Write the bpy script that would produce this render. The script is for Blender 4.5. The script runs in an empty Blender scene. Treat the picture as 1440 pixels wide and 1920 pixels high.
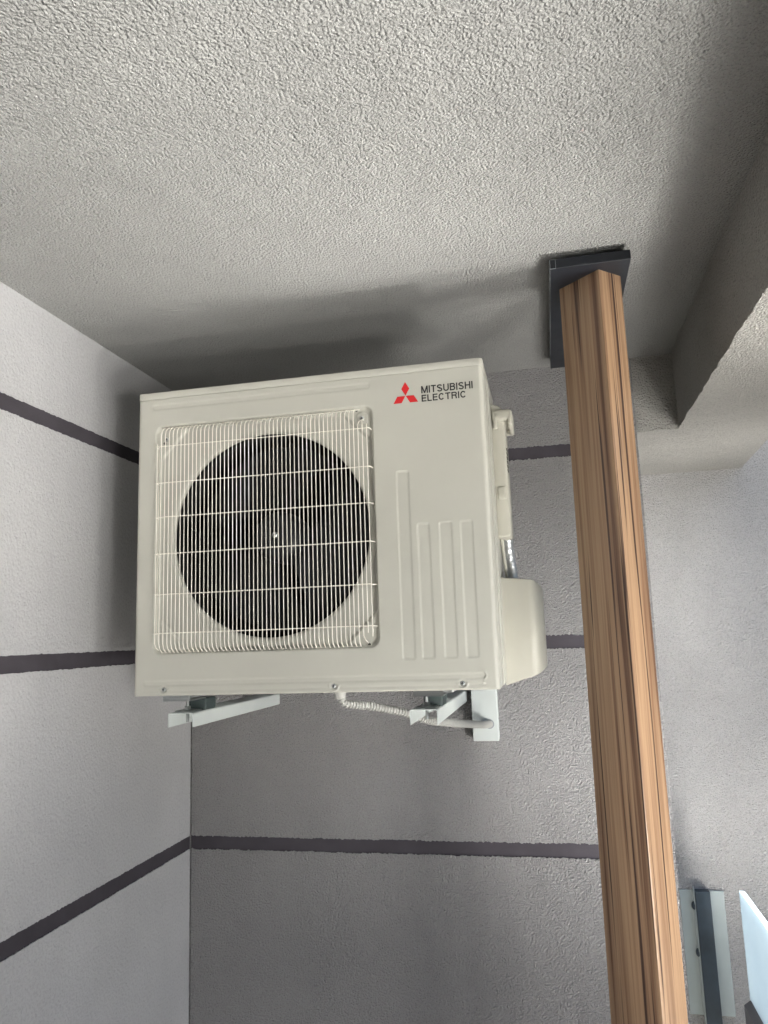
import bpy, bmesh, math, random
import numpy as np
from mathutils import Vector, Matrix
random.seed(7); rng = np.random.default_rng(5)
S = bpy.context.scene
COL = S.collection
# ---------------------------------------------------------------- camera
cam = bpy.data.cameras.new('camera'); camo = bpy.data.objects.new('camera', cam); COL.objects.link(camo)
Rr = [0.97636925, 0.21340707, -0.03406625]; Ru = [0.06766681, -0.15218499, 0.98603293]; Rf = [-0.20524203, 0.96503738, 0.16302932]
CP = (1.15314811, -2.32505879, 1.65940947)
M = Matrix(((Rr[0], Ru[0], -Rf[0], CP[0]), (Rr[1], Ru[1], -Rf[1], CP[1]), (Rr[2], Ru[2], -Rf[2], CP[2]), (0, 0, 0, 1)))
camo.matrix_world = M
cam.sensor_fit = 'HORIZONTAL'; cam.sensor_width = 36; cam.lens = 1422.36/1440*36
cam.clip_start = .05; cam.clip_end = 2000
S.camera = camo
# ---------------------------------------------------------------- world, sun, exposure
SUN_EL, SUN_AZ = math.radians(70), math.radians(88)      # azimuth clockwise from +Y
w = bpy.data.worlds.new('World'); S.world = w; w.use_nodes = True
nt = w.node_tree; nt.nodes.clear()
sk = nt.nodes.new('ShaderNodeTexSky'); sk.sky_type = 'NISHITA'; sk.sun_disc = False
sk.sun_elevation = SUN_EL; sk.sun_rotation = SUN_AZ
bg = nt.nodes.new('ShaderNodeBackground'); bg.inputs[1].default_value = .05
wo = nt.nodes.new('ShaderNodeOutputWorld')
nt.links.new(sk.outputs[0], bg.inputs[0]); nt.links.new(bg.outputs[0], wo.inputs[0])
sl = bpy.data.lights.new('sun', 'SUN'); sl.energy = 5; sl.angle = math.radians(.5); sl.color = (1, .965, .91)
so = bpy.data.objects.new('sun', sl); COL.objects.link(so)
sd = Vector((math.sin(SUN_AZ)*math.cos(SUN_EL), math.cos(SUN_AZ)*math.cos(SUN_EL), math.sin(SUN_EL)))
so.rotation_euler = (-sd).to_track_quat('-Z', 'Y').to_euler()
so.location = (8, 0, 12)
S.view_settings.view_transform = 'Standard'; S.view_settings.look = 'None'
S.view_settings.exposure = 2.35; S.view_settings.gamma = 1; S.view_settings.use_curve_mapping = False
S.render.engine = 'CYCLES'
S.cycles.use_denoising = True; S.cycles.use_guiding = True; S.cycles.guiding_training_samples = 64
S.cycles.max_bounces = 10; S.cycles.diffuse_bounces = 4; S.cycles.glossy_bounces = 4; S.cycles.transmission_bounces = 8
S.cycles.sample_clamp_indirect = 30; S.cycles.blur_glossy = 0; S.cycles.caustics_reflective = True
# ---------------------------------------------------------------- materials
def new_mat(name):
    m = bpy.data.materials.new(name); m.use_nodes = True
    n = m.node_tree.nodes; return m, n, m.node_tree.links, n['Principled BSDF']
def ramp(n, l, src, stops):
    r = n.new('ShaderNodeValToRGB'); e = r.color_ramp.elements
    e[0].position, e[0].color = stops[0][0], (*stops[0][1], 1)
    e[1].position, e[1].color = stops[-1][0], (*stops[-1][1], 1)
    for p, c in stops[1:-1]:
        x = e.new(p); x.color = (*c, 1)
    l.new(src, r.inputs[0]); return r
def noise(n, l, co, scale, detail=4, rough=.5, dist=0):
    t = n.new('ShaderNodeTexNoise'); t.inputs['Scale'].default_value = scale; t.inputs['Detail'].default_value = detail
    t.inputs['Roughness'].default_value = rough; t.inputs['Distortion'].default_value = dist
    l.new(co, t.inputs['Vector']); return t
def coords(n, l, scale=(1, 1, 1)):
    c = n.new('ShaderNodeTexCoord'); mp = n.new('ShaderNodeMapping'); mp.inputs['Scale'].default_value = scale
    l.new(c.outputs['Object'], mp.inputs[0]); return mp.outputs[0]
def math_n(n, l, op, a, b):
    m = n.new('ShaderNodeMath'); m.operation = op
    for i, v in enumerate((a, b)):
        if isinstance(v, (int, float)): m.inputs[i].default_value = v
        else: l.new(v, m.inputs[i])
    return m.outputs[0]
def stucco(name, col, grain, dist, strength, pits=0., spread=.06, coarse=.35, spk=1.):
    m, n, l, b = new_mat(name)
    co = coords(n, l)
    fine = noise(n, l, co, grain, 3, .62, 0)
    big = noise(n, l, co, grain*.4, 2, .6, 0); lump = noise(n, l, co, 9, 2, .6)
    dirt = noise(n, l, co, 2.2, 5, .6)
    mid = noise(n, l, co, grain*1.15, 3, .7)
    h = math_n(n, l, 'ADD', fine.outputs[0], math_n(n, l, 'MULTIPLY', big.outputs[0], coarse*1.4))
    h = math_n(n, l, 'ADD', h, math_n(n, l, 'MULTIPLY', lump.outputs[0], 1.2))
    gv = n.new('ShaderNodeTexVoronoi'); gv.feature = 'F1'; gv.inputs['Scale'].default_value = grain*1.0
    l.new(co, gv.inputs['Vector'])
    h = math_n(n, l, 'SUBTRACT', h, math_n(n, l, 'MULTIPLY', gv.outputs['Distance'], .45))
    if pits:
        pn = noise(n, l, co, grain*.55, 2, .6, 1.5)
        pr = ramp(n, l, pn.outputs[0], [(.66, (1, 1, 1)), (.72, (0, 0, 0))])
        h2 = math_n(n, l, 'MULTIPLY', h, .35)
        h = math_n(n, l, 'ADD', h2, math_n(n, l, 'MULTIPLY', pr.outputs[0], pits))
    bp = n.new('ShaderNodeBump'); bp.inputs['Strength'].default_value = strength; bp.inputs['Distance'].default_value = dist
    l.new(h, bp.inputs['Height']); l.new(bp.outputs[0], b.inputs['Normal'])
    lo = tuple(c*(1-spread*1.6) for c in col); hi = tuple(min(1, c*(1+spread)) for c in col)
    r1 = ramp(n, l, dirt.outputs[0], [(.3, lo), (.7, hi)])
    r2 = ramp(n, l, mid.outputs[0], [(p, (1+(v-1)*spk,)*3) for p, v in ((.30, .60), (.46, .93), (.66, 1.), (.72, 1.12))])
    mx = n.new('ShaderNodeMix'); mx.data_type = 'RGBA'; mx.blend_type = 'MULTIPLY'; mx.inputs[0].default_value = 1
    l.new(r1.outputs[0], mx.inputs[6]); l.new(r2.outputs[0], mx.inputs[7]); l.new(mx.outputs[2], b.inputs['Base Color'])
    b.inputs['Roughness'].default_value = .96; b.inputs['Specular IOR Level'].default_value = .05
    return m
def paint(name, col, rough=.45, bump=.0, var=.03, spec=.4, metal=0, bscale=300):
    m, n, l, b = new_mat(name)
    co = coords(n, l)
    a = noise(n, l, co, 6, 4, .6)
    lo = tuple(c*(1-var*2) for c in col); hi = tuple(min(1, c*(1+var)) for c in col)
    r = ramp(n, l, a.outputs[0], [(.3, lo), (.7, hi)]); l.new(r.outputs[0], b.inputs['Base Color'])
    rr = noise(n, l, co, 25, 4, .6)
    k = math_n(n, l, 'ADD', math_n(n, l, 'MULTIPLY', rr.outputs[0], .16), rough-.08); l.new(k, b.inputs['Roughness'])
    b.inputs['Specular IOR Level'].default_value = spec; b.inputs['Metallic'].default_value = metal
    if bump:
        f = noise(n, l, co, bscale, 2, .5); bp = n.new('ShaderNodeBump'); bp.inputs['Strength'].default_value = bump; bp.inputs['Distance'].default_value = .001
        l.new(f.outputs[0], bp.inputs['Height']); l.new(bp.outputs[0], b.inputs['Normal'])
    return m
M_CEIL = stucco('ceiling_stucco', (.43, .432, .42), 215, .014, 1.0, spread=.05)
M_BACK = stucco('back_stucco', (.43, .424, .424), 215, .018, 1.0)
M_LEFT = stucco('left_stucco', (.45, .45, .46), 130, .008, .7, pits=.5, spk=.45)
M_FAR = stucco('facade_stucco', (.70, .69, .685), 200, .022, 1.0)
M_SOFF = stucco('soffit_stucco', (.55, .54, .51), 200, .018, 1.0)
M_BAND = paint('band_paint', (.062, .056, .066), .75, .5, .12, .2)
M_AC = paint('unit_paint', (.48, .475, .425), .38, .06, .02, .45)
M_ACP = paint('unit_plastic', (.43, .42, .365), .45, .0, .02, .4)
M_WIRE = paint('wire_coat', (.80, .77, .70), .4)
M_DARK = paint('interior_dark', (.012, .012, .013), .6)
M_FAN = paint('fan_plastic', (.012, .013, .016), .42)
M_STEEL = paint('zinc_steel', (.45, .47, .47), .32, .1, .05, .5, .9)
M_WHITE = paint('bracket_paint', (.58, .62, .61), .35, .05)
M_RUB = paint('rubber', (.04, .055, .055), .6)
M_CON = paint('conduit_plastic', (.42, .42, .40), .5)
M_ANTH = paint('anthracite_metal', (.012, .014, .019), .38, .1, .2)
M_RED = paint('logo_red', (.62, .02, .025), .4)
M_INK = paint('logo_ink', (.018, .018, .02), .5)
M_GREY = paint('grey_plate_paint', (.36, .41, .41), .35, .1)
M_BAR = paint('bar_metal', (.035, .055, .075), .38, .1, .25)
M_SEAM = paint('bare_edge', (.30, .32, .34), .5)
def wood():
    m, n, l, b = new_mat('zebra_wood_laminate')
    co = coords(n, l, (1, 1, .012))
    wv = noise(n, l, co, 75, 4, .5, .25)
    fine = noise(n, l, coords(n, l, (1, 1, .012)), 420, 3, .6)
    broad = noise(n, l, coords(n, l, (1, 1, .02)), 24, 2, .5, .2)
    s = math_n(n, l, 'ADD', math_n(n, l, 'MULTIPLY', wv.outputs[0], .6), math_n(n, l, 'MULTIPLY', broad.outputs[0], .28))
    s = math_n(n, l, 'ADD', s, math_n(n, l, 'MULTIPLY', fine.outputs[0], .12))
    r0 = ramp(n, l, s, [(.38, (.12, .065, .041)), (.46, (.24, .145, .088)), (.56, (.37, .24, .145)), (.66, (.28, .175, .105))])
    thin = noise(n, l, coords(n, l, (1, 1, .010)), 130, 2, .5, .35)
    grp = noise(n, l, coords(n, l, (1, 1, .018)), 30, 2, .5, .3)
    tl = ramp(n, l, math_n(n, l, 'ADD', math_n(n, l, 'MULTIPLY', thin.outputs[0], .6), math_n(n, l, 'MULTIPLY', grp.outputs[0], .5)), [(.465, (0, 0, 0)), (.51, (1, 1, 1))])
    r = n.new('ShaderNodeMix'); r.data_type = 'RGBA'
    l.new(tl.outputs[0], r.inputs[0]); r.inputs[6].default_value = (.06, .036, .028, 1); l.new(r0.outputs[0], r.inputs[7])
    l.new(r.outputs[2], b.inputs['Base Color'])
    b.inputs['Roughness'].default_value = .26; b.inputs['Specular IOR Level'].default_value = .5
    bp = n.new('ShaderNodeBump'); bp.inputs['Strength'].default_value = .12; bp.inputs['Distance'].default_value = .0008
    l.new(fine.outputs[0], bp.inputs['Height']); l.new(bp.outputs[0], b.inputs['Normal'])
    return m
M_WOOD = wood()
def foil():
    m, n, l, b = new_mat('silver_foil')
    co = coords(n, l); t = n.new('ShaderNodeTexVoronoi'); t.inputs['Scale'].default_value = 130; l.new(co, t.inputs['Vector'])
    bp = n.new('ShaderNodeBump'); bp.inputs['Strength'].default_value = 1; bp.inputs['Distance'].default_value = .0015
    l.new(t.outputs[0], bp.inputs['Height']); l.new(bp.outputs[0], b.inputs['Normal'])
    b.inputs['Base Color'].default_value = (.75, .76, .78, 1); b.inputs['Metallic'].default_value = .9; b.inputs['Roughness'].default_value = .4
    return m
M_FOIL = foil()
def frosted():
    m, n, l, b = new_mat('frosted_blue_glass')
    co = coords(n, l)
    a = noise(n, l, co, 5, 3, .5)
    r = ramp(n, l, a.outputs[0], [(.3, (.50, .58, .64)), (.7, (.56, .64, .69))]); l.new(r.outputs[0], b.inputs['Base Color'])
    b.inputs['Roughness'].default_value = .25; b.inputs['Transmission Weight'].default_value = .0
    tr = n.new('ShaderNodeBsdfTranslucent'); l.new(r.outputs[0], tr.inputs[0])
    mx = n.new('ShaderNodeMixShader'); mx.inputs[0].default_value = .6
    l.new(b.outputs[0], mx.inputs[1]); l.new(tr.outputs[0], mx.inputs[2]); l.new(mx.outputs[0], n['Material Output'].inputs[0])
    return m
M_GLASS = frosted()
def tiles(name, c1, c2, sc):
    m, n, l, b = new_mat(name)
    co = coords(n, l); t = n.new('ShaderNodeTexBrick'); t.inputs['Scale'].default_value = sc; t.offset = 0
    t.inputs['Color1'].default_value = (*c1, 1); t.inputs['Color2'].default_value = (*c2, 1); t.inputs['Mortar'].default_value = (.2, .19, .18, 1)
    t.inputs['Mortar Size'].default_value = .01; t.inputs['Brick Width'].default_value = 1; t.inputs['Row Height'].default_value = 1
    l.new(co, t.inputs['Vector']); l.new(t.outputs[0], b.inputs['Base Color']); b.inputs['Roughness'].default_value = .5
    return m
M_FLOOR = tiles('floor_tile', (.15, .14, .125), (.14, .13, .115), 1.8)
M_PAVE = tiles('pale_paving', (.13, .125, .12), (.12, .115, .11), 1.2)
M_ALU = paint('brushed_aluminium', (.90, .905, .90), .27, 0, .02, .5, 1)
def lawn():
    m, n, l, b = new_mat('lawn')
    t = noise(n, l, coords(n, l), 4, 6, .7); r = ramp(n, l, t.outputs[0], [(.3, (.05, .08, .02)), (.7, (.11, .14, .05))])
    l.new(r.outputs[0], b.inputs['Base Color']); b.inputs['Roughness'].default_value = .9; return m
M_LAWN = lawn()
# ---------------------------------------------------------------- mesh helpers
def obj(name, bm, mat, parent=None, smooth=False, label=None, cat=None, kind=None, group=None, angle=None):
    me = bpy.data.meshes.new(name); bm.to_mesh(me); bm.free()
    if isinstance(mat, (list, tuple)):
        for x in mat: me.materials.append(x)
    else: me.materials.append(mat)
    if smooth:
        me.polygons.foreach_set('use_smooth', [True]*len(me.polygons))
        if angle: me.set_sharp_from_angle(angle=math.radians(angle))
    o = bpy.data.objects.new(name, me); COL.objects.link(o)
    if parent is not None: o.parent = parent
    tag(o, label, cat, kind, group); return o
def tag(o, label=None, cat=None, kind=None, group=None):
    if label: o['label'] = label
    if cat: o['category'] = cat
    if kind: o['kind'] = kind
    if group: o['group'] = group
def empty(name, loc, label, cat, group=None):
    o = bpy.data.objects.new(name, None); COL.objects.link(o); o.location = loc; o.empty_display_size = .05
    tag(o, label, cat, None, group); return o
def box(bm, x0, x1, y0, y1, z0, z1, bev=0, seg=2):
    r = bmesh.ops.create_cube(bm, size=1)
    vs = r['verts']
    for v in vs:
        v.co = Vector(((x0+x1)/2+v.co.x*(x1-x0), (y0+y1)/2+v.co.y*(y1-y0), (z0+z1)/2+v.co.z*(z1-z0)))
    if bev:
        es = list({e for v in vs for e in v.link_edges})
        bmesh.ops.bevel(bm, geom=es, offset=bev, segments=seg, affect='EDGES', profile=.5)
    return bm
def bx(*a, **k): return box(bmesh.new(), *a, **k)
def prism(bm, pts, axis, a0, a1, bev=0, seg=3):
    """pts in the two other axes; extruded along axis."""
    def P(p, a):
        return (a, p[0], p[1]) if axis == 0 else (p[0], a, p[1]) if axis == 1 else (p[0], p[1], a)
    v0 = [bm.verts.new(P(p, a0)) for p in pts]; v1 = [bm.verts.new(P(p, a1)) for p in pts]
    k = len(pts); fs = [bm.faces.new(v0), bm.faces.new(v1[::-1])]
    for i in range(k): fs.append(bm.faces.new((v0[i], v1[i], v1[(i+1) % k], v0[(i+1) % k])))
    bmesh.ops.recalc_face_normals(bm, faces=fs)
    if bev: bmesh.ops.bevel(bm, geom=list({e for f in fs for e in f.edges}), offset=bev, segments=seg, affect='EDGES', profile=.5)
    return bm
def tube(bm, pts, rad, seg=8, closed=True):
    pts = [Vector(p) for p in pts]; n = len(pts); rings = []
    t0 = (pts[1]-pts[0]).normalized(); ref = Vector((0, 0, 1)) if abs(t0.z) < .9 else Vector((1, 0, 0))
    u = t0.cross(ref).normalized()
    for i, p in enumerate(pts):
        t = (pts[min(i+1, n-1)]-pts[max(i-1, 0)]).normalized()
        u = (u - t*u.dot(t)).normalized(); v = t.cross(u)
        r = rad[i] if isinstance(rad, (list, tuple)) else rad
        rings.append([bm.verts.new(p+u*(math.cos(a)*r)+v*(math.sin(a)*r)) for a in [2*math.pi*k/seg for k in range(seg)]])
    for i in range(n-1):
        for k in range(seg): bm.faces.new((rings[i][k], rings[i][(k+1) % seg], rings[i+1][(k+1) % seg], rings[i+1][k]))
    if closed: bm.faces.new(rings[0][::-1]); bm.faces.new(rings[-1])
    return bm
def lathe(bm, prof, center, axis=1, seg=96, cap=False):
    """prof = [(radius, along)], axis: 1 = along y, 0 = x, 2 = z"""
    c = Vector(center); rings = []
    for r, a in prof:
        ring = []
        for k in range(seg):
            t = 2*math.pi*k/seg; p, q = r*math.cos(t), r*math.sin(t)
            ring.append(bm.verts.new(c+Vector((p, a, q) if axis == 1 else (a, p, q) if axis == 0 else (p, q, a))))
        rings.append(ring)
    fs = []
    for i in range(len(rings)-1):
        for k in range(seg): fs.append(bm.faces.new((rings[i][k], rings[i][(k+1) % seg], rings[i+1][(k+1) % seg], rings[i+1][k])))
    if cap: fs.append(bm.faces.new(rings[0])); fs.append(bm.faces.new(rings[-1][::-1]))
    bmesh.ops.recalc_face_normals(bm, faces=fs)
    return bm
def catmull(P, n):
    P = [Vector(p) for p in P]; P = [P[0]*2-P[1]]+P+[P[-1]*2-P[-2]]; out = []
    for i in range(1, len(P)-2):
        for k in range(n):
            t = k/n; a, b, c, d = P[i-1:i+3]
            out.append(.5*((2*b)+(c-a)*t+(2*a-5*b+4*c-d)*t*t+(3*b-a-3*c+d)*t**3))
    out.append(P[-2]); return out
# ---------------------------------------------------------------- shell of the loggia
H = 2.475; ZF = -.15; XE = 1.4435; YF = .688; ZB = 2.2415; XB = 1.5612
STR = [2.2047, 1.629, 1.0464, .467, -.112]; SW = .0195
def jag(n, amp):
    v = rng.normal(0, 1, n)*amp; v = v + np.convolve(rng.normal(0, 1, n), np.ones(5)/5, 'same')*amp*1.3
    return np.clip(v, -amp*2.2, amp*2.2)
def coat(parent, mat, axis, a0, a1, z0, z1, t, jb=True, jt=True, step=.004, amp=.0011, endjag=0):
    """A coat of render: front on plane 0 of the other axis (back wall: faces -y, left wall: faces +x), t thick."""
    n = int((a1-a0)/step)+1; A = np.linspace(a0, a1, n)
    if endjag: A[-1] += .0
    B = z0 + (jag(n, amp) if jb else 0); T = z1 + (jag(n, amp) if jt else 0)
    bm = bmesh.new()
    def P(a, d, z): return (a, d, z) if axis == 0 else (-d, a, z)
    B = B+np.zeros(n); T = T+np.zeros(n)
    rows = []
    for a, b_, t_ in zip(A, B, T):
        rows.append([bm.verts.new(P(a, t, b_)), bm.verts.new(P(a, 0, b_)), bm.verts.new(P(a, 0, t_)), bm.verts.new(P(a, t, t_))])
    fs = []
    for i in range(n-1):
        for k in range(3): fs.append(bm.faces.new((rows[i][k], rows[i+1][k], rows[i+1][k+1], rows[i][k+1])))
    fs.append(bm.faces.new(rows[0])); fs.append(bm.faces.new(rows[-1][::-1]))
    bmesh.ops.recalc_face_normals(bm, faces=fs)
    return obj('render_panel', bm, mat, parent)
TC = .0045                                      # how far the render stands proud of the painted bands
# floor, paving, lawn
obj('balcony_floor', bx(-.2, 1.68, -6.5, 0.02, ZF-.1, ZF), M_FLOOR, kind='structure')
obj('paving', bx(1.74, 7.5, -8.5, 6, -.5, -.36), M_PAVE, kind='structure')
def sheet(name, c, aims, sx, sy, label, cat, gap=.25):
    """Added reflector sheets, unseen, side by side, each pitched so that it mirrors the sun towards one spot of the loggia."""
    r = empty(name, c, label, cat); n = len(aims); wd = sy/n
    for i, t in enumerate(aims):
        nr = ((Vector(t)-Vector(c)).normalized()+sd).normalized(); hw = wd*(1-gap)/2
        o = obj('metal_sheet', bx(-sx/2, sx/2, -hw, hw, -.02, 0), M_ALU, r)
        ax = Vector((0, 1, 0)); yy = (ax-nr*ax.dot(nr)).normalized(); xx = yy.cross(nr)
        o.rotation_mode = 'QUATERNION'; o.rotation_quaternion = Matrix((xx, yy, nr)).transposed().to_quaternion()
        o.location = (0, -sy/2+wd*(i+.5), (-sy/2+wd*(i+.5))*(-nr.y/nr.z)*.9)
    return r
sheet('sun_reflector_far', (3.8, -4.5, .2), [(.2, -.9, 2.4), (0, -1.0, 1.7), (.5, -1.3, 2.4), (1.7, .6, 1.5), (1.15, 0, 1.5), (.5, -.8, 2.4), (0, -.6, 1.1)], 1.2, 1.8, 'unseen aluminium reflector sheets added farthest out on the paving', 'reflector')  # reflector added out of view to throw sun onto ceiling and walls
sheet('sun_reflector_mid', (3.3, -3.0, .1), [(.9, -1.5, 2.4), (1.33, -.66, 1.2), (0, -.9, 1.6), (1.15, 0, 1.4), (1.7, .6, 1.4), (.8, -1.6, 2.4)], .8, 1.2, 'unseen aluminium reflector sheets added between the other two', 'bench')  # second added reflector, unseen, lighting post, walls and ceiling
sheet('sun_reflector_near', (2.75, -1.05, -.1), [(1.7, .6, 1.2), (1.0, -1.0, 2.4), (1.2, -1.4, 2.4), (1.7, .3, 2.2), (1.15, -.9, 2.4), (1.1, 0, 1.5), (1.0, -1.3, 2.4), (1.6, .6, 1.6)], .9, 1.2, 'unseen slatted aluminium reflector added closest to the balcony', 'table')  # nearest added reflector, unseen; its slats streak the bounced sunlight
for a, t in (((4.9, 6.2, -1.0, 8), 'clipped green hedge added out of view nearest the balcony on its open side'), ((-3, 8.9, -11.5, -10), 'long clipped green hedge added out of view behind the far reflector'), ((9, 11, -12, 8), 'farthest clipped green hedge added out of view at the end of the paving')):
    obj('sky_screen', bx(*a, -.6, 3.6), M_LAWN, label=t, cat='sky_screen', group='added screens round the paving')  # unseen green boxes added to block sky and lower the fill light
obj('ground', bx(-300, 300, -300, 300, -.9, -.52), M_LAWN, kind='structure')
# back wall
bw = obj('back_wall', bx(-.2, XE, TC+.0005, YF+.25, -.5, 3.2), M_BACK, label='rough grey rendered wall with dark horizontal bands behind the outdoor unit', cat='wall')
edges = [ZF-.3]+[z for s in sorted(STR) for z in (s-SW, s+SW)]+[H]
for i in range(0, len(edges), 2):
    coat(bw, M_BACK, 0, .0045, XE, edges[i], edges[i+1], TC, jb=i > 0, jt=i < len(edges)-2)
for s in STR: obj('painted_band', bx(.003, XE-.022, .0028, .0062, s-SW-.006, s+SW+.006), M_BAND, bw)
# left wall
lw = obj('left_wall', bx(-.25, -TC-.0005, -6.2, .3, -.5, 3.2), M_LEFT, label='smoother pale rendered side wall with dark bands, left of the outdoor unit', cat='wall')
for i in range(0, len(edges), 2):
    coat(lw, M_LEFT, 1, -6.2, .0, edges[i], edges[i+1], TC, jb=i > 0, jt=i < len(edges)-2, amp=.0006)
for s in STR: obj('painted_band', bx(-.0062, -.0028, -6.2, .004, s-SW-.006, s+SW+.006), M_BAND, lw)
# ceiling, beam with its return over the opening
obj('ceiling', bx(.0, XB+.02, -6.2, .0, H, H+.3), M_CEIL, label='coarse grey rendered ceiling above the outdoor unit', cat='ceiling')
def beam():
    bm = bmesh.new()
    n = 240; ys = np.linspace(-6.2, 0, n); xs = XB + jag(n, .0016)
    pts = [(float(x), float(y)) for x, y in zip(xs, ys)] + [(XE, 0.), (XE, YF)] + [(1.89, YF), (1.868, .25), (1.86, -.4), (1.86, -6.2)]
    xs2 = []
    v0 = [bm.verts.new((p[0], p[1], ZB)) for p in pts]; v1 = [bm.verts.new((p[0], p[1], 3.2)) for p in pts]
    k = len(pts); fs = [bm.faces.new(v0[::-1]), bm.faces.new(v1)]
    for i in range(k): fs.append(bm.faces.new((v0[i], v0[(i+1) % k], v1[(i+1) % k], v1[i])))
    bmesh.ops.recalc_face_normals(bm, faces=fs)
    return bm
obj('roof_beam', beam(), M_SOFF, label='dropped rendered beam at right along the open side with pale underside', cat='beam')
obj('added_end_wall', bx(-.2, 1.66, -3.9, -3.6, -.5, 3.2), M_BACK, label='unseen grey rendered wall added to close the balcony opposite the outdoor unit', cat='wall')  # unseen wall added behind the camera to keep sky light out
fw = obj('facade_wall', bx(XE+.002, 5.0, YF, YF+.3, -.5, 5.5), M_FAR, label='plain pale grey rendered wall beyond the wooden post', cat='wall')
# ---------------------------------------------------------------- outdoor unit
AX, AY, AZ = .201, -.698, 1.5447
U = empty('outdoor_unit', (0, 0, 0), 'cream air conditioner outdoor unit with wire fan guard, on two white wall brackets', 'air conditioner')
W_, Hh_ = 840., 705.
def LX(x): return AX+x/1000
def LY(y): return AY+y/1000
def LZ(z): return AZ+z/1000
FCX, FCZ, FR = 328., 362., 239.
def front_panel():
    step = 2.0
    xs = np.arange(0, W_+.1, step); zs = np.concatenate([np.arange(0, Hh_, step), [Hh_]])
    X, Z = np.meshgrid(xs, zs)
    Y = np.zeros_like(X)
    def sd_rr(cx, cz, hx, hz, r):
        qx = np.abs(X-cx)-(hx-r); qz = np.abs(Z-cz)-(hz-r)
        return np.minimum(np.maximum(qx, qz), 0)+np.hypot(np.maximum(qx, 0), np.maximum(qz, 0))-r
    def sm(d, w): t = np.clip(.5-d/w, 0, 1); return t*t*(3-2*t)
    def rr(x0, x1, z0, z1, r): return sd_rr((x0+x1)/2, (z0+z1)/2, (x1-x0)/2, (z1-z0)/2, r)
    # recess round the guard
    dR = rr(47, 588, 92, 640, 22); rec = sm(dR+5, 10)
    Y += 13*rec
    # octagonal ledges in the recess corners
    oct_ = np.maximum(np.abs(X-318)-264, np.abs(Z-366)-264); dia = (np.abs(X-318)+np.abs(Z-366))/math.sqrt(2)-322
    d8 = np.maximum(oct_, dia); Y += 7*sm(d8, 7)*rec
    # shallow dish round the opening
    rr_ = np.hypot(X-FCX, Z-FCZ); Y += 5*np.clip((264-rr_)/20, 0, 1)**2
    # embossed bars with a stepped outline
    for (x0, x1, z0, z1, r) in [(637, 664, 66, 478, 4), (680, 706, 67, 358, 4), (728, 755, 67, 358, 4), (774, 800, 67, 358, 4), (38, 583, 679, 692, 6)]:
        d = rr(x0, x1, z0, z1, r); Y += 1.2*sm(d, 3.2)
    d = rr(27, 812, 22, 34, 5); Y += 1.0*sm(d, 4)
    d = rr(27, 812, 8.5, 12, 1); Y += .8*sm(d, 3)
    for cx in (77, 481, 762):                      # dimples round the lower screws
        rc = np.hypot(X-cx, Z-14); Y -= 2.4*sm(np.abs(rc-10)-1.5, 4)*(Z < 16); Y += 1.4*sm(rc-8, 4)
    rc = np.hypot(X-806, Z-30); Y -= 2.5*sm(np.abs(rc-7)-1, 3)*(X > 806); rc = np.hypot(X-807, Z-15); Y -= 2*sm(rc-1.5, 3)
    # rounded vertical ends
    R = 10.
    for e in (X, W_-X):
        t = np.clip(R-e, 0, R); Y += R-np.sqrt(np.maximum(R*R-t*t, 0))
    t = np.clip(3-Z, 0, 3); Y += 3-np.sqrt(np.maximum(9-t*t, 0))
    nz, nx = X.shape
    V = np.stack([LX(X), LY(Y), LZ(Z)], -1).reshape(-1, 3)
    idx = np.arange(nz*nx).reshape(nz, nx)
    q = np.stack([idx[:-1, :-1], idx[:-1, 1:], idx[1:, 1:], idx[1:, :-1]], -1).reshape(-1, 4)
    cx = (X[:-1, :-1]+step/2).ravel(); cz = ((Z[:-1, :-1]+Z[1:, :-1])/2).ravel()
    q = q[np.hypot(cx-FCX, cz-FCZ) > FR+5]
    me = bpy.data.meshes.new('front_panel'); me.from_pydata(V.tolist(), [], q.tolist()); me.update()
    bm = bmesh.new(); bm.from_mesh(me); bmesh.ops.delete(bm, geom=[v for v in bm.verts if not v.link_faces], context='VERTS')
    # wrap the two side returns and the lower lip back to the casing
    bm.edges.ensure_lookup_table()
    bpy.data.meshes.remove(me); return bm
obj('front_panel', front_panel(), M_AC, U, smooth=True)
# casing (behind the panel)
CZ0, CZ1 = 2, 703
bm = bmesh.new()
box(bm, LX(0), LX(2), LY(14), LY(328), LZ(CZ0), LZ(CZ1)); obj('side_panel', bm, M_AC, U)
bm = bmesh.new()
box(bm, LX(838), LX(840), LY(14), LY(118), LZ(CZ0), LZ(CZ1))
box(bm, LX(838.5), LX(842), LY(112), LY(122), LZ(CZ0), LZ(CZ1), .0012)
box(bm, LX(838), LX(843), LY(126), LY(330), LZ(CZ0+2), LZ(CZ1-3), .0015)
box(bm, LX(837.5), LX(841), LY(50), LY(53), LZ(CZ0), LZ(CZ1), .0012)
obj('side_panel', bm, M_AC, U)
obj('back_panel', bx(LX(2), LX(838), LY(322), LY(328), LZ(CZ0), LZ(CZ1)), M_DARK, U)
bm = bmesh.new(); box(bm, LX(4), LX(836), LY(6), LY(326), LZ(1), LZ(9), .002)
obj('base_pan', bm, M_STEEL, U)
bm = bmesh.new()
def rrect(x0, x1, y0, y1, r, n=5):
    return [(cx+r*math.cos(a0+math.pi/2*k/n), cy+r*math.sin(a0+math.pi/2*k/n)) for cx, cy, a0 in ((x1-r, y1-r, 0), (x0+r, y1-r, math.pi/2), (x0+r, y0+r, math.pi), (x1-r, y0+r, 1.5*math.pi)) for k in range(n+1)]
prism(bm, rrect(LX(-1), LX(841.5), LY(-1), LY(332), .010), 2, LZ(706), LZ(724), .0025, 2)
for e in [e for e in bm.edges]: pass
obj('top_lid', bm, M_AC, U, smooth=True, angle=40)
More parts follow.
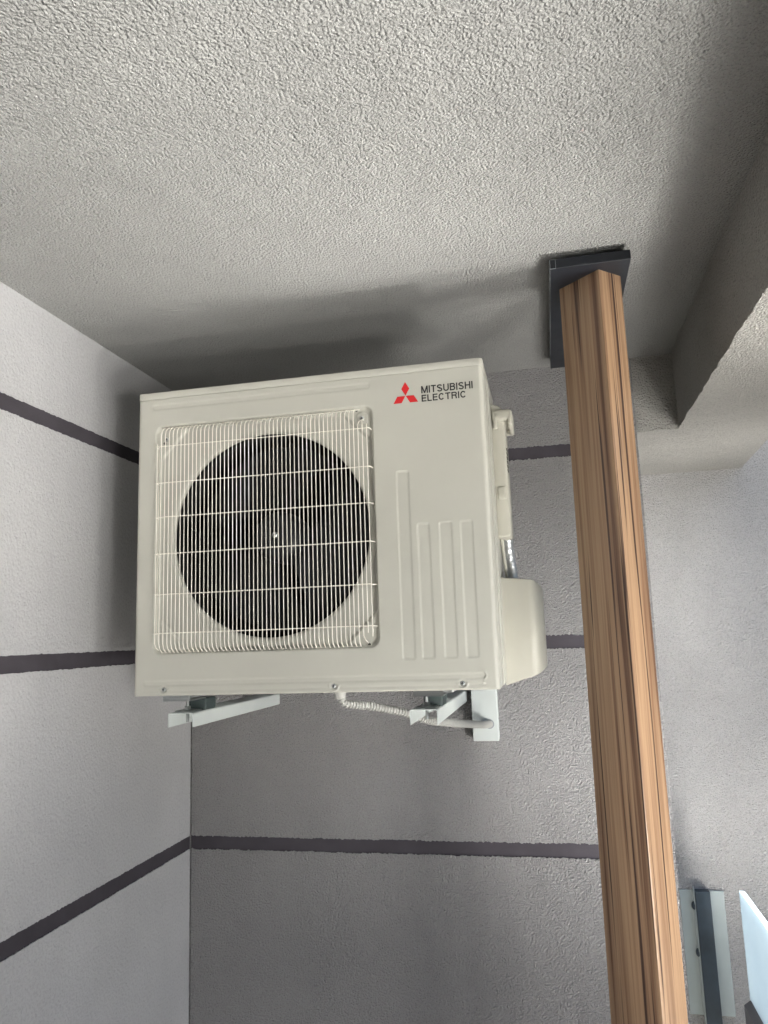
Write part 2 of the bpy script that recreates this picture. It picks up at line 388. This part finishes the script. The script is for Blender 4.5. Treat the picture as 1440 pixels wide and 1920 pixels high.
obj('lid_gap_dark', bx(LX(4), LX(836), LY(4), LY(326), LZ(700), LZ(707)), M_DARK, U)  # dark strip standing in for the shaded gap under the lid
# fan duct, fan
prof = [(FR+20, 18.4), (FR+12, 18.8), (FR+6, 20.5), (FR+2, 23), (FR, 26), (FR, 31), (FR+3, 33)]
obj('fan_shroud', lathe(bmesh.new(), [(r/1000, y/1000) for r, y in prof], (LX(FCX), AY, LZ(FCZ)), 1, 144), M_AC, U, smooth=True)
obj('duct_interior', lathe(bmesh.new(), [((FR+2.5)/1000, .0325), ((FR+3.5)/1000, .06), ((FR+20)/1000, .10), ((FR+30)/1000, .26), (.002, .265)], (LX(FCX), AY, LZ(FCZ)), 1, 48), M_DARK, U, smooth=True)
fan = empty('fan', (LX(FCX), LY(95), LZ(FCZ)), None, None); fan.parent = U
obj('hub', lathe(bmesh.new(), [(.001, -.032), (.012, -.032), (.045, -.026), (.058, -.016), (.062, .0), (.062, .06), (.001, .06)], (0, 0, 0), 1, 48), M_FAN, fan, smooth=True, angle=40)
bm = lathe(bmesh.new(), [(.0005, -.012), (.005, -.012), (.0075, -.010), (.0075, 0), (.0005, 0)], (.001, -.032, 0), 1, 6)
obj('shaft_nut', bm, M_STEEL, fan)
def blade():
    bm = bmesh.new(); n, mm = 14, 10; g = []
    for i in range(n+1):
        s = i/n; r = .058+s*(.222-.058); row = []
        a0 = -math.radians(40+22*s)+.25*s; a1 = math.radians(34+14*s)+.55*s
        for j in range(mm+1):
            t = j/mm; a = a0+(a1-a0)*t
            y = -.02+.062*t+.012*math.sin(t*math.pi)-.010*s
            row.append(bm.verts.new((r*math.cos(a), y, r*math.sin(a))))
        g.append(row)
    fs = [bm.faces.new((g[i][j], g[i+1][j], g[i+1][j+1], g[i][j+1])) for i in range(n) for j in range(mm)]
    bmesh.ops.solidify(bm, geom=fs, thickness=.0025)
    return bm
b0 = obj('fan_blade', blade(), M_FAN, fan, smooth=True, angle=50)
for k in (1, 2):
    c = b0.copy(); COL.objects.link(c); c.parent = fan; c.rotation_euler = (0, k*2*math.pi/3+.35, 0)
b0.rotation_euler = (0, .35, 0)
bm = bmesh.new(); box(bm, LX(FCX-22), LX(FCX-12), LY(225), LY(235), LZ(60), LZ(650)); box(bm, LX(FCX-20), LX(FCX+110), LY(225), LY(235), LZ(262), LZ(272))
obj('motor_stay', bm, M_FAN, U)
# wire guard
guard = empty('fan_guard', (0, 0, 0), None, None); guard.parent = U
YP = -13.0                                            # wire plane in front of the panel
XW = [60+(575-60)*i/51 for i in range(52)]
for i, x in enumerate(XW):
    rt, rb = 612, 114
    top, bot = 633, 97
    if i >= 49:                                        # three short wires under the top screw
        tp = [(x, YP, 575), (x, YP, 588)]; 
        if i == 49: pts = [(x, YP, 120), (x, YP, 592), (x+2, YP+4, 600), (x+8, YP+12, 606), (x+9, 14, 608)]
        elif i == 50: pts = [(x, YP, 126), (x, YP, 592), (x-1, YP+4, 600), (x-1, YP+12, 606), (x-1, 14, 608)]
        else: pts = [(x-2, -6, 118), (x, YP+2, 130), (x, YP, 145), (x, YP, 592)]
        if i == 49: pts = [(x+4, 12, 104), (x+2, -4, 110)]+pts
    elif i <= 1 and i == 0:
        pts = [(x, 6, 103), (x, -6, 108), (x, YP, 118), (x, YP, 590)]
    else:
        j = (i % 2)*.0
        pts = [(x, 14, bot-1), (x, 2, bot+1), (x, YP+4, bot+9), (x, YP, rb+4), (x, YP, rt-2), (x, YP+3, rt+9), (x, 0, top-2), (x, 13, top+2)]
    dx = rng.normal(0, .15)
    obj('wire', tube(bmesh.new(), [(LX(p[0]+dx), LY(p[1]), LZ(p[2])) for p in pts], .00105, 8), M_WIRE, guard, smooth=True, angle=60)
for z in (583, 494, 411, 325, 230, 140):
    pts = [(53, 12, z), (54, -2, z), (57, YP+1, z), (62, YP+2.2, z), (572, YP+2.2, z), (577, YP+1, z), (581, -4, z), (582, 12, z)]
    obj('wire', tube(bmesh.new(), [(LX(p[0]), LY(p[1]), LZ(p[2]+rng.normal(0, .4))) for p in pts], .0012, 8), M_WIRE, guard, smooth=True, angle=60)
for z, y in ((632.5, 7), (97, 8)):
    obj('wire', tube(bmesh.new(), [(LX(62), LY(y), LZ(z)), (LX(556), LY(y), LZ(z))], .0012, 8), M_WIRE, guard, smooth=True)
obj('wire', tube(bmesh.new(), [(LX(53), LY(8), LZ(140)), (LX(53), LY(8), LZ(590))], .0012, 8), M_WIRE, guard, smooth=True)
# screws and holes
def screw(x, y, z, r=.0052):
    bm = lathe(bmesh.new(), [(.0004, -.0024), (r*.45, -.0022), (r*.8, -.0014), (r, -.0002), (r, .001)], (LX(x), LY(y), LZ(z)), 1, 20)
    s = obj('screw', bm, M_STEEL, U, smooth=True)
    bm = bmesh.new(); X, Y, Z = LX(x), LY(y)-.0026, LZ(z)
    box(bm, X-r*.55, X+r*.55, Y, Y+.0008, Z-.0006, Z+.0006); box(bm, X-.0006, X+.0006, Y+.0001, Y+.0009, Z-r*.55, Z+r*.55)
    obj('cross_slot', bm, M_DARK, s)
for x, y, z in ((77, 1.2, 14), (481, 1.2, 14), (762, 1.2, 14), (560, 9, 612), (72, 9, 606)): screw(x, y, z)
obj('guard_tab', prism(bmesh.new(), [(LX(548), LZ(600)), (LX(572), LZ(600)), (LX(572), LZ(622)), (LX(560), LZ(628)), (LX(548), LZ(622))], 1, LY(9.5), LY(14), .001, 1), M_AC, U)
for x, z in ((547, 633), (66, 597), (62, 99), (561, 100)):
    obj('drain_hole', lathe(bmesh.new(), [(.0001, 0), (.0032, 0), (.0032, .002)], (LX(x), LY(11.2), LZ(z)), 1, 14), M_DARK, U)
# logo
def logo():
    bm = bmesh.new(); c = Vector((665.2, 652)); s = 18.6; g = .5
    for ang in (90, 210, 330):
        a = math.radians(ang); d = Vector((math.cos(a), math.sin(a)))
        p0 = c+d*g; l = Vector((math.cos(a+math.pi/6), math.sin(a+math.pi/6)))*s; r = Vector((math.cos(a-math.pi/6), math.sin(a-math.pi/6)))*s
        ps = [p0, p0+r, p0+r+l, p0+l]
        prism(bm, [(LX(p.x), LZ(p.y)) for p in ps], 1, LY(-.35), LY(.3))
    return bm
obj('three_diamond_emblem', logo(), M_RED, U)
def arc(cx, cy, rx, ry, a0, a1, n=12):
    return [(cx+rx*math.cos(math.radians(a0+(a1-a0)*k/n)), cy+ry*math.sin(math.radians(a0+(a1-a0)*k/n))) for k in range(n+1)]
h = .085                                             # half the stroke, cap height 1
GL = {'M': (.86, [[(h, 0), (h, 1)], [(.86-h, 0), (.86-h, 1)], [(h+.02, 1.0), (.43, .02)], [(.84-h, 1.0), (.43, .02)]]),
 'I': (2*h, [[(h, 0), (h, 1)]]),
 'T': (.66, [[(.33, 0), (.33, 1)], [(0, 1-h), (.66, 1-h)]]),
 'S': (.70, [arc(.35, .735, .26, .18, 15, 270, 14)+arc(.35, .28, .265, .195, 90, -165, 14)]),
 'U': (.72, [[(h, 1), (h, .33)]+arc(.36, .33, .275, .245, 180, 360, 14)[1:]+[(.72-h, 1)]]),
 'B': (.70, [[(h, 0), (h, 1)], [(h, 1-h), (.40, 1-h)]+arc(.40, .735, .20, .18, 90, -90, 8)[1:]+[(h, .535)], [(h, .535), (.42, .535)]+arc(.42, .31, .20, .225, 90, -90, 8)[1:]+[(h, h)]]),
 'H': (.72, [[(h, 0), (h, 1)], [(.72-h, 0), (.72-h, 1)], [(h, .52), (.72-h, .52)]]),
 'E': (.62, [[(h, 0), (h, 1)], [(h, 1-h), (.62, 1-h)], [(h, .52), (.58, .52)], [(h, h), (.62, h)]]),
 'L': (.57, [[(h, 0), (h, 1)], [(h, h), (.57, h)]]),
 'C': (.74, [arc(.37, .5, .285, .415, 35, 325, 22)]),
 'R': (.70, [[(h, 0), (h, 1)], [(h, 1-h), (.42, 1-h)]+arc(.42, .715, .195, .20, 90, -90, 8)[1:]+[(h, .515)], [(.40, .515), (.56, .38), (.60, 0)]])}
def text(s, x0, x1, z0, z1):
    tot = sum(GL[c][0] for c in s)+.11*(len(s)-1); sx = (x1-x0)/tot; sz = z1-z0; bm = bmesh.new(); x = 0
    for c in s:
        for si, pl in enumerate(GL[c][1]):
            P = [Vector((x0+(x+px)*sx, z0+pz*sz)) for px, pz in pl]; n = len(P); L_, R_ = [], []
            hw = h*(sx+sz)/2; yy = LY(-.30-.03*si)
            for i in range(n):
                d = (P[min(i+1, n-1)]-P[max(i-1, 0)]).normalized(); nn = Vector((-d.y, d.x))
                if 0 < i < n-1:
                    d1 = (P[i]-P[i-1]).normalized(); k = max(.5, nn.dot(Vector((-d1.y, d1.x)))); nn = nn/k
                for lst, sg in ((L_, 1), (R_, -1)):
                    q = P[i]+nn*hw*sg; lst.append(bm.verts.new((LX(q.x), yy, LZ(min(max(q.y, z0), z1)))))
            for i in range(n-1): bm.faces.new((L_[i], R_[i], R_[i+1], L_[i+1]))
        x += GL[c][0]+.11
    obj('brand_lettering', bm, M_INK, U)
text('MITSUBISHI', 701.5, 817.5, 654, 671)
text('ELECTRIC', 701.5, 802, 634.4, 650.2)
# side covers
XS = LX(842)
bm = bmesh.new()                                       # electrical cover, arched at the top
zt, zb = 2.215, 1.885
pts = []
for k in range(9):
    a = math.pi/2*k/8; pts.append((XS-.002+.034*math.sin(a)*(1), zt-.028*(1-math.cos(a))))
pts = [(XS-.002, zb)] + [(XS-.002, zt)] + pts[1:] + [(XS+.0325, zb+.006), (XS+.028, zb)]
prism(bm, pts, 1, -.515, -.40, .006, 3)
ec = obj('terminal_cover', bm, M_ACP, U, smooth=True, angle=45)
bm = bmesh.new()
for k in range(6): box(bm, XS+.0315, XS+.0338, -.505, -.478, 2.100-.0105*k, 2.1035-.0105*k)
obj('vent_slot', bm, M_DARK, ec)
bm = bmesh.new()                                       # grip: hooded handle
box(bm, XS+.002, XS+.052, -.530, -.415, 2.168, 2.196, .009, 3)
box(bm, XS+.040, XS+.0515, -.530, -.415, 2.155, 2.190, .005, 3)
box(bm, XS+.006, XS+.016, -.530, -.415, 2.150, 2.190, .003, 2)
box(bm, XS+.006, XS+.048, -.428, -.415, 2.156, 2.190, .003, 2)
obj('grip', bm, M_ACP, ec, smooth=True, angle=45)
obj('cable_knockout', bx(XS+.006, XS+.026, -.5185, -.50, 1.975, 2.008, .004, 3), M_ACP, ec, smooth=True, angle=45)
bm = bmesh.new()                                       # service valve cover
prof = [(0, 0), (.03, 0), (.060, 0)]+[(.060+.036*math.sin(a), .034-.034*math.cos(a)) for a in [math.pi/2*k/10 for k in range(1, 11)]]+[(.096, .07), (.096, .145)]
def vtop(u): return 1.790-.10*u-.016*max(0, (u-.07)/.026)**2
def vbot(u): return 1.540+.30*u+.010*max(0, (u-.07)/.026)**2
lv = [(0, 1, 0), (.0, .0, 0)]
rows = []
for e, ins in ((0, .006), (.004, .0015), (.012, 0), (.5, 0), (.988, 0), (.996, .0015), (1, .006)):
    rows.append([bm.verts.new((XS-.001+u*(1-ins/.1), -.512+ins*.6+v, vbot(u)+(vtop(u)-vbot(u))*e)) for u, v in prof])
fs = [bm.faces.new((rows[i][j], rows[i][j+1], rows[i+1][j+1], rows[i+1][j])) for i in range(len(rows)-1) for j in range(len(prof)-1)]
fs += [bm.faces.new(rows[0][::-1]), bm.faces.new(rows[-1])]
bmesh.ops.recalc_face_normals(bm, faces=fs)
vc = obj('valve_cover', bm, M_ACP, U, smooth=True, angle=50)
obj('cover_lip', bx(XS-.001, XS+.0025, -.520, -.508, 1.548, 1.785, .001, 1), M_ACP, vc)
# feet
for x0, x1 in ((80, 140), (660, 720)):
    pass
bm = bmesh.new(); box(bm, LX(52), LX(120), LY(46), LY(49), LZ(-14), LZ(1)); box(bm, LX(52), LX(120), LY(46), LY(130), LZ(-16), LZ(-13.5)); box(bm, LX(50), LX(120), LY(44), LY(150), LZ(-10), LZ(0), .004)
obj('mounting_foot', bm, M_STEEL, U)
bm = bmesh.new(); box(bm, LX(645), LX(712), LY(60), LY(63), LZ(-14), LZ(1)); box(bm, LX(645), LX(712), LY(60), LY(130), LZ(-16), LZ(-13.5)); box(bm, LX(650), LX(735), LY(66), LY(150), LZ(-10), LZ(0), .004)
obj('mounting_foot', bm, M_STEEL, U)
# insulated pipes behind the covers
pp = obj('insulated_pipe', tube(bmesh.new(), catmull([(XS+.018, -.44, 1.93), (XS+.020, -.43, 1.86), (XS+.026, -.42, 1.80), (XS+.03, -.41, 1.70)], 8), .0125, 14), M_FOIL, U, smooth=True)
obj('insulated_pipe', tube(bmesh.new(), catmull([(XS+.006, -.47, 1.90), (XS+.008, -.46, 1.86), (XS+.012, -.45, 1.80), (XS+.02, -.44, 1.70)], 8), .0042, 10), M_ACP, U, smooth=True)
# ---------------------------------------------------------------- wall brackets
def bracket(x0, x1, up, label):
    t = .0022; zt, zb = 1.4975, 1.464
    r = empty('wall_bracket', ((x0+x1)/2, -.3, zt), label, 'bracket', 'wall brackets under the outdoor unit')
    xm = (x0+x1)/2; zz = zt; yy = -.3
    bm = bmesh.new()                                     # U channel opening downwards
    n = 5; R = .005
    out = [(x0, zb)]+[(x0+R-R*math.cos(a), zt-R+R*math.sin(a)) for a in [math.pi/2*k/n for k in range(n+1)]]
    out += [(x1-R+R*math.sin(a), zt-R+R*math.cos(a)) for a in [math.pi/2*k/n for k in range(n+1)]]+[(x1, zb)]
    R2 = R-t
    inn = [(x1-t, zb)]+[(x1-R+R2*math.sin(a), zt-R+R2*math.cos(a)) for a in [math.pi/2*k/n for k in range(n, -1, -1)]]
    inn += [(x0+R-R2*math.cos(a), zt-R+R2*math.sin(a)) for a in [math.pi/2*k/n for k in range(n, -1, -1)]]+[(x0+t, zb)]
    k = len(out)
    rings = []
    for y in (-.6, -.002):
        rings.append(([bm.verts.new((p[0]-xm, y-yy, p[1]-zz)) for p in out], [bm.verts.new((p[0]-xm, y-yy, p[1]-zz)) for p in inn[::-1]]))
    fs = []
    for a, b in ((0, 0), (1, 1)):
        for i in range(k-1): fs.append(bm.faces.new((rings[0][a][i], rings[0][a][i+1], rings[1][a][i+1], rings[1][a][i])))
    for g in (0, 1):
        for i in range(k-1): fs.append(bm.faces.new((rings[g][0][i], rings[g][0][i+1], rings[g][1][i+1], rings[g][1][i])))
    for i in (0, k-1): fs.append(bm.faces.new((rings[0][0][i], rings[1][0][i], rings[1][1][i], rings[0][1][i])))
    bmesh.ops.recalc_face_normals(bm, faces=fs)
    obj('arm', bm, M_WHITE, r, smooth=True, angle=40)
    if up is None:
        obj('upright', bx(x0+.004-xm, x1-.004-xm, -.006-yy, -.002-yy, zt+.001-zz, 2.0-zz), M_WHITE, r)
    else:
        obj('upright', bx(up[0]-xm, up[1]-xm, -.036-yy, -.001-yy, up[2]-zz, 2.0-zz, .002, 2), M_WHITE, r)
        obj('knockout_ring', lathe(bmesh.new(), [(.0095, .001), (.0135, .001), (.0135, -.0015), (.0095, -.0015)], (.9585-xm, -.036-yy, 1.4005-zz), 1, 28), M_SEAM, r)
    return r, xm, yy, zz
bl = bracket(.238, .303, None, 'left white steel wall bracket under the outdoor unit, nearest the corner')
br = bracket(.8295, .893, (.9085, .9835, 1.3525), 'right white steel wall bracket with upright plate the grey conduit enters')
for (r, xm, yy, zz), bxx in ((bl, .268), (br, .862)):
    yb = -.558
    bm = bmesh.new(); box(bm, bxx-.022-xm, bxx+.024-xm, yb-.026-yy, yb+.03-yy, .0005, .0035, .001, 1)
    lathe(bm, [(.0002, .0048), (.012, .0048), (.012, .0035), (.0002, .0035)], (bxx-xm, yb-yy, 0), 2, 24)
    obj('washer', bm, M_STEEL, r)
    obj('nut', lathe(bmesh.new(), [(.0002, .0125), (.0075, .0125), (.0085, .0115), (.0085, .005), (.0002, .005)], (bxx-xm, yb-yy, 0), 2, 6), M_STEEL, r)
    obj('bolt', tube(bmesh.new(), [(bxx-xm, yb-yy, -.026), (bxx-xm, yb-yy, .024)], .0038, 12), M_STEEL, r, smooth=True, angle=50)
    obj('rubber_buffer', bx(bxx-.012-xm, bxx+.034-xm, yb+.028-yy, yb+.09-yy, .0, .029, .004, 2), M_RUB, r)
# ---------------------------------------------------------------- conduit
path = catmull([(.640, -.5, 1.545), (.641, -.5, 1.525), (.650, -.495, 1.506), (.672, -.48, 1.4995), (.7105, -.45, 1.4920), (.7806, -.4, 1.4708), (.8257, -.35, 1.4476), (.8594, -.3, 1.4364), (.9032, -.2, 1.4205), (.945, -.10, 1.4065), (.9585, -.037, 1.4005)], 60)
L = [0.]
for a, b in zip(path, path[1:]): L.append(L[-1]+(b-a).length)
tot = L[-1]; pitch = .0078; N = int(tot/pitch*6); P2 = []; R2 = []
for i in range(N+1):
    s = tot*i/N; k = int(np.searchsorted(L, s)); k = min(max(k, 1), len(L)-1)
    f = (s-L[k-1])/max(1e-9, L[k]-L[k-1]); P2.append(path[k-1].lerp(path[k], f))
    ph = (s/pitch) % 1.; R2.append(.0105 if ph < .55 else .0072)
cd = empty('flexible_conduit', (.64, -.5, 1.54), 'pale grey corrugated conduit hanging from the unit base to the bracket', 'conduit')
def off(b): 
    for v in b.verts: v.co -= Vector((.64, -.5, 1.54))
    return b
obj('corrugated_tube', off(tube(bmesh.new(), P2, R2, 16)), M_CON, cd, smooth=True, angle=50)
obj('gland', off(lathe(bmesh.new(), [(.0002, .006), (.026, .006), (.026, .001), (.014, -.012), (.0135, -.022), (.011, -.024), (.0002, -.024)], (.640, -.5, 1.5395), 2, 28)), M_CON, cd, smooth=True, angle=50)
# ---------------------------------------------------------------- wooden post with its dark head plate
post = empty('wooden_post', (1.30, -.62, ZF), 'glossy zebra wood post with dark metal head plate, right of the outdoor unit', 'post')
def offp(b):
    for v in b.verts: v.co -= Vector((1.30, -.62, ZF))
    return b
def shaft():
    bm = bmesh.new(); z1, z0 = 2.4385, ZF
    F = Vector((1.3065, -.7031)); Lc = Vector((1.2228, -.6257)); Rc = Vector((1.3577, -.6546))
    Bc = Lc+(Rc-F)
    top = [F, Rc, Bc, Lc]
    k = 1+(2.4485-z0-1.9)*0
    # the left edge creeps outwards a little towards the foot, as in the photograph
    sh = (2.4485-z0)*.0052
    bot = [F, Rc, Bc+Vector((-sh, 0)), Lc+Vector((-sh, 0))]
    v1 = [bm.verts.new((p.x, p.y, z1)) for p in top]; v0 = [bm.verts.new((p.x, p.y, z0)) for p in bot]
    fs = [bm.faces.new(v1), bm.faces.new(v0[::-1])]
    for i in range(4): fs.append(bm.faces.new((v0[i], v0[(i+1) % 4], v1[(i+1) % 4], v1[i])))
    bmesh.ops.recalc_face_normals(bm, faces=fs)
    ve = [e for e in bm.edges if abs(e.verts[0].co.z-e.verts[1].co.z) > 1]
    bmesh.ops.bevel(bm, geom=ve, offset=.0018, segments=3, affect='EDGES', profile=.5)
    return offp(bm)
obj('shaft', shaft(), M_WOOD, post, smooth=True, angle=30)
bm = bmesh.new()
box(bm, 1.203, 1.3722, -.7332, -.085, 2.438, 2.4602, .0012, 1); box(bm, 1.222, 1.352, -.70, -.11, 2.4598, H-.001)
obj('head_plate', offp(bm), M_ANTH, post)
bm = bmesh.new()
box(bm, 1.2028, 1.2038, -.7342, -.7334, 2.4385, 2.4596); box(bm, 1.2148, 1.2156, -.7342, -.7334, 2.439, 2.4596); box(bm, 1.2028, 1.2156, -.7342, -.7334, 2.4378, 2.4386)
box(bm, 1.2022, 1.2028, -.733, -.2, 2.4374, 2.438)
obj('plate_seam', offp(bm), M_SEAM, post)
# ---------------------------------------------------------------- plate, bar and glass railing on the far side
pl = obj('wall_plate', bx(1.53, 1.677, YF-.006, YF-.0005, .345, .747, .001, 1), M_GREY, label='light grey square-edged plate fixed low on the far wall, behind the dark bar', cat='plate')
bar = empty('fixing_bar', (1.595, .64, .35), 'dark metal upright bar with two dome bolts in front of the grey plate', 'bar')
obj('bar_body', bx(1.578-1.595, 1.6275-1.595, .012, .0415, ZF-.35, .752-.35, .0015, 1), M_BAR, bar)
obj('bar_flange', bx(1.574-1.595, 1.5775-1.595, .018, .0415, ZF-.35, .762-.35), M_GREY, bar)
for z in (.700, .548):
    obj('bolt_head', lathe(bmesh.new(), [(.0002, -.009), (.006, -.0085), (.011, -.006), (.0135, -.002), (.0138, .001)], (1.574-1.595, .030, z-.35), 0, 24), M_BAR, bar, smooth=True)
gr = empty('glass_railing', (1.70, -.5, .48), 'pale blue frosted glass railing panel in grey base channel at right edge', 'railing')
obj('glass_pane', bx(-.008, .010, .56, 1.0, -.12, .325, .0015, 2), M_GLASS, gr)
obj('base_channel', prism(bmesh.new(), [(-.030, -.20), (-.030, -.012), (-.012, .002), (.014, .002), (.032, -.012), (.032, -.20)], 1, .57, .985), paint('channel_metal', (.10, .10, .11), .45, .1), gr)
